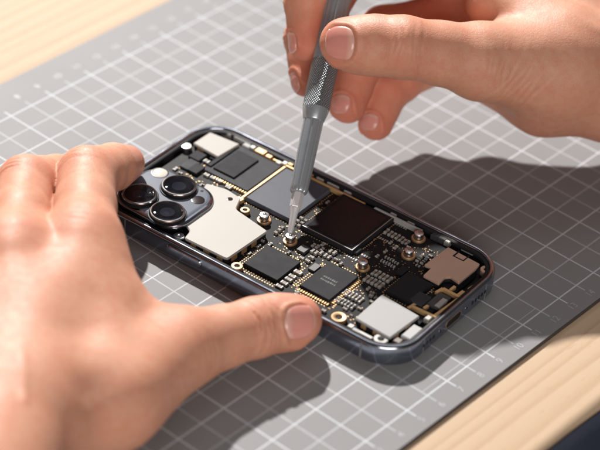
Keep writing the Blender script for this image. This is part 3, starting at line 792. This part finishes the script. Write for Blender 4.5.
# left hand: steadies the phone
Hl = Hand(); A = at
wr = A(15, 415, 1.9); fa = A(-75, 585, 2.6)
mi_, mm_, mr_, mp_ = A(83, 240, 3.0), A(14, 252, 3.15), A(-50, 275, 3.0), A(-110, 305, 2.6)
Hl.bone(fa, wr, 2.4, 2.0); Hl.bone(wr, mi_, 1.75, 1.10); Hl.bone(wr, mm_, 1.75, 1.08); Hl.bone(A(-30, 425, 1.9), mr_, 1.7, 1.02); Hl.bone(A(-60, 425, 1.7), mp_, 1.6, .92)
Hl.bone(A(97, 275, 2.5), A(100, 380, 1.7), 1.15, 1.5)                # muscle between thumb and index
Hl.bone(wr, A(110, 398, 1.6), 1.7, 1.45); Hl.bone(A(110, 398, 1.6), A(184, 348, 1.3), 1.4, 1.05)
Hl.bone(A(125, 310, 2.0), A(170, 345, 1.4), .75, .75)                # web
ip_, it1, it2 = A(87, 176, 2.7), A(113, 167, 1.95), A(126, 163.5, 1.45)
Hl.finger([(mi_, 1.12), (ip_, .96), (it1, .78), (it2, .64)])
mp1, mt1, mt2 = A(26, 184, 2.7), A(56, 178, 1.9), A(84, 180, 1.0)
Hl.finger([(mm_, 1.05), (mp1, .92), (mt1, .76), (mt2, .62)])
rp1 = A(-38, 210, 2.5); Hl.finger([(mr_, 1.0), (rp1, .88), (A(-5, 200, 1.6), .72), (A(28, 205, .75), .6)])
pp1 = A(-95, 245, 2.1); Hl.finger([(mp_, .85), (pp1, .74), (A(-70, 232, 1.2), .62), (A(-50, 235, .6), .52)])
t1, t2, t3 = A(184, 348, 1.3), A(256, 327.5, 1.05), A(297, 320, .95)
Hl.finger([(A(110, 398, 1.6), 1.3), (t1, 1.12), (t2, .94), (A(278, 322, .98), .88), (t3, .80)], pads=[(A(285, 326, .8), .72)])
V3 = VIEW
wrk = [(ip_, ip_ - mi_, UP * .8 + VIEW * .5 - RIGHT * .5, .8, .035, 5, .16), (mp1, mp1 - mm_, UP * .8 + VIEW * .5 - RIGHT * .5, .8, .04, 5, .16), (t2, t3 - t1, VIEW + UP * .2, .85, .06, 7, .17), (it1, it2 - it1, UP + VIEW * .3, .6, .02, 3, .13),
       (mi_, mi_ - wr, VIEW + UP, .9, .012, 4, .22), (t1, t2 - t1, VIEW, .9, .02, 5, .2)]
fl = [(ip_, 1.0, .6), (it2, .9, .9), (mi_, 1.1, .55), (mm_, 1.1, .5), (mp1, 1.0, .6), (t3, 1.0, .8), (t2, .9, .5), (A(170, 330, 1.5), 1.2, .35)]
tend = [(mi_ + VIEW * 1.0, wr + VIEW * 1.6, .32, .11), (mm_ + VIEW * 1.0, wr + VIEW * 1.6, .32, .11), (mi_ + VIEW * .9, mi_ + VIEW * .91, .5, .17), (mm_ + VIEW * .9, mm_ + VIEW * .91, .5, .17),
        ((mi_ + mm_) / 2 + VIEW * .9, (mi_ * .8 + mm_ * .8 + wr * .4) / 2 + VIEW * 1.1, .5, -.13), (A(98, 388, 3.1), A(128, 352, 2.9), .75, -.20), (A(92, 300, 3.6), A(88, 350, 3.4), .6, -.07), (t1 + VIEW * .9, t1 + VIEW * .91, .55, .14),
        (A(55, 285, 4.3), A(75, 345, 4.2), .16, .06), (A(75, 345, 4.2), A(60, 410, 3.9), .16, .06), (A(75, 345, 4.2), A(120, 385, 3.4), .14, .05), (A(20, 300, 4.5), A(25, 400, 4.0), .15, .05),
        (t2 + VIEW * .8, t2 + VIEW * .81, .4, .05), (t2 * .45 + t3 * .55 + VIEW * .7, t2 * .45 + t3 * .55 + VIEW * .71, .35, -.04)]
pts = np.array([p for a, b, *_ in Hl.palm for p in (a, b)] + [p for sg, _ in Hl.fingers for a, b, *_ in sg for p in (a, b)])
lo = pts.min(0) - 2.0; hi = pts.max(0) + 2.0
nails = [(A(305.5, 321, 1.7), t3 - t2, VIEW * 1.0 + UP * .15, 1.20, 1.18)]
left = build_hand('hand', Hl, lo, hi, .06, wrk, fl, 'hand lying at lower left holding the phone by its camera corner and near side', tend, nails)
for q_ in nails: nail(Hl, left, *q_)

# right hand: drives the screwdriver
Hr = Hand(); B = by
wr = B(640, 78, -3.4); fa = B(820, 120, -4.6)
Hr.bone(fa, wr, 2.6, 2.1); Hr.bone(B(760, 90, -3.6), B(640, 92, -2.4), 2.2, 1.9)
mi_, mm_, mr_, mp_ = B(470, -52, -2.6), B(468, -24, -3.7), B(468, 14, -4.0), B(478, 52, -3.5)
Hr.bone(B(625, 52, -2.9), mi_, 1.7, 1.05); Hr.bone(B(625, 60, -3.2), mm_, 1.6, 1.02); Hr.bone(B(620, 70, -2.8), mr_, 1.5, .98); Hr.bone(B(610, 86, -2.4), mp_, 1.6, .95)
Hr.bone(B(620, 92, -1.9), B(545, 92, -1.9), 1.55, 1.45)              # heel of the palm
Hr.bone(B(484, 74, -3.2), B(545, 93, -2.0), .98, 1.42, .6)
Hr.bone(B(625, 70, -1.8), B(560, 68, -.8), 1.75, 1.7); Hr.bone(B(560, 68, -.8), B(482, 63, .3), 1.62, 1.18)   # thenar
Hr.bone(B(560, 35, -1.0), B(490, 5, -1.5), 1.1, .85)                  # web of the thumb
t0, t1, t2, t3 = B(560, 68, -.8), B(480, 60, .4), B(402, 47, 1.45), B(345, 43, 1.22)
Hr.finger([(t0, 1.5), (t1, 1.22), (t2, 1.04), (B(372, 45, 1.35), 1.0), (t3, .86)], pads=[(B(358, 47, 1.0), .85)])
i1, i2, i3 = B(354, -70, -1.9), B(306, 2, -.72), B(307, 44, -.55)
Hr.finger([(mi_, 1.0), (i1, .86), (i2, .74), (i3, .62)])
m1, m2, m3 = B(356, -38, -2.4), B(305, 38, -2.0), B(308, 80, -1.4)
Hr.finger([(mm_, 1.0), (m1, .86), (m2, .72), (m3, .60)])
r1, r2, r3 = B(384, 30, -3.2), B(356, 72, -2.35), B(348, 105, -1.95)
Hr.finger([(mr_, .95), (r1, .86), (r2, .76), (r3, .65)])
p1, p2, p3 = B(416, 70, -3.7), B(386, 95, -2.9), B(376, 123, -2.5)
Hr.finger([(mp_, .85), (p1, .76), (p2, .70), (p3, .62)])
wrk = [(t2, t3 - t1, VIEW, .9, .035, 7, .15), (B(520, 85, 1.0), B(560, 118, .5) - B(500, 70, .9), VIEW - UP * .2, 1.2, .035, 6, .22), (t1, t2 - t1, VIEW - UP * .3, 1.0, .018, 6, .22), (i2, i3 - i2, -RIGHT, .6, .03, 4, .13), (m2, m3 - m2, -RIGHT, .6, .03, 4, .13)]
fl = [(t3, 1.0, .75), (t2, 1.0, .45), (i3, 1.1, .95), (m3, 1.1, .95), (r3, 1.2, 1.0), (p3, 1.2, 1.0), (p2, 1.2, .9), (r2, 1.2, .9), (B(430, 20, -3), 2.2, .8), (B(560, 120, -3.5), 2.0, .6)]  # skin flush, plus painted-in red of the shaded ring and little fingers
tend = [(t2 + VIEW * .9, t2 + VIEW * .91, .45, .06), (B(375, 45, 2.2), B(376, 45, 2.2), .4, -.04), (B(505, 50, 1.5), B(560, 40, 1.2), .5, -.08), (B(500, 95, 1.0), B(560, 118, .6), .5, .06), (t1 + VIEW * 1.0, t0 + VIEW * 1.4 + UP * .7, .4, .12), (B(600, 30, .2), B(520, 15, -.4), .3, .06)]
pts = np.array([p for a, b, *_ in Hr.palm for p in (a, b)] + [p for sg, _ in Hr.fingers for a, b, *_ in sg for p in (a, b)])
lo = pts.min(0) - 2.0; hi = pts.max(0) + 2.0
nails = [(B(337.5, 43.5, 2.0), t3 - t2, VIEW, 1.26, 1.30), (B(299, 43, -.45), i3 - i2, -RIGHT + VIEW * .35, .74, .86), (B(300, 84, -1.25), m3 - m2, -RIGHT + VIEW * .3, .74, .95),
         (B(341, 107, -1.5), r3 - r2, -RIGHT * .6 + VIEW * .9, .85, .9), (B(370, 126, -2.1), p3 - p2, -RIGHT * .6 + VIEW * .9, .80, .82)]
right = build_hand('hand', Hr, lo, hi, .06, wrk, fl, 'hand reaching in from the upper right gripping the grey screwdriver', tend, nails)
for q_ in nails: nail(Hr, right, *q_)

# ------------------------------------------------------------------ light
w = bpy.data.worlds.new('World'); scene.world = w; w.use_nodes = True
bg = w.node_tree.nodes['Background']; bg.inputs[0].default_value = (1.0, .88, .84, 1); bg.inputs[1].default_value = .06
PHI, T = math.radians(56), 1.25
sund = np.array([-T * math.sin(PHI), T * math.cos(PHI), 1.0]); sund /= np.linalg.norm(sund)
def area(name, pos_m, target_m, size, power, color, size_y=None):
    l = bpy.data.lights.new(name, 'AREA'); l.energy = power; l.color = color; l.size = size
    if size_y: l.shape = 'RECTANGLE'; l.size_y = size_y
    else: l.shape = 'DISK'
    o = bpy.data.objects.new(name, l); o.location = pos_m
    o.rotation_euler = (Vector(target_m) - Vector(pos_m)).to_track_quat('-Z', 'Y').to_euler(); COL.objects.link(o); return o
tgt = np.array([-4, -5, 0]) * S
area('key_lamp', tgt + sund * 3.0, tgt, .07, 190, (1.0, .965, .93))
wd = np.array([-.30, .45, 1.2]); wd /= np.linalg.norm(wd)
fd = np.array([.70, -.70, .36]); fd /= np.linalg.norm(fd)
area('front_fill', tgt + fd * 1.5, tgt, 1.0, 14.5, (1.0, .93, .88), .7)  # added soft fill from the camera side, to brighten the hands
area('glint_fill', tgt + wd * 1.6, tgt, 1.2, 3.5, (.90, .95, 1.0), .8)  # added soft fill from high behind, for sheen and glints on metal

# ------------------------------------------------------------------ camera
c = bpy.data.cameras.new('camera'); co_ = bpy.data.objects.new('camera', c); COL.objects.link(co_)
mw = Matrix.Identity(4)
for i in range(3):
    for j in range(3): mw[i][j] = R3[i, j]
    mw[i][3] = CAM[i] * S
co_.matrix_world = mw
c.sensor_width = 36; c.lens = FPX / 600 * 36; c.clip_start = .05; c.clip_end = 20
c.dof.use_dof = True; c.dof.focus_distance = float((CAM - np.array([-5.0, -6.5, .7])) @ VIEW) * S
c.dof.aperture_fstop = c.lens / 1000 / (1.45 * S)
scene.camera = co_
scene.view_settings.view_transform = 'Standard'; scene.view_settings.look = 'None'; scene.view_settings.exposure = 0; scene.view_settings.gamma = 1
scene.cycles.use_denoising = True
scene.cycles.max_bounces = 8
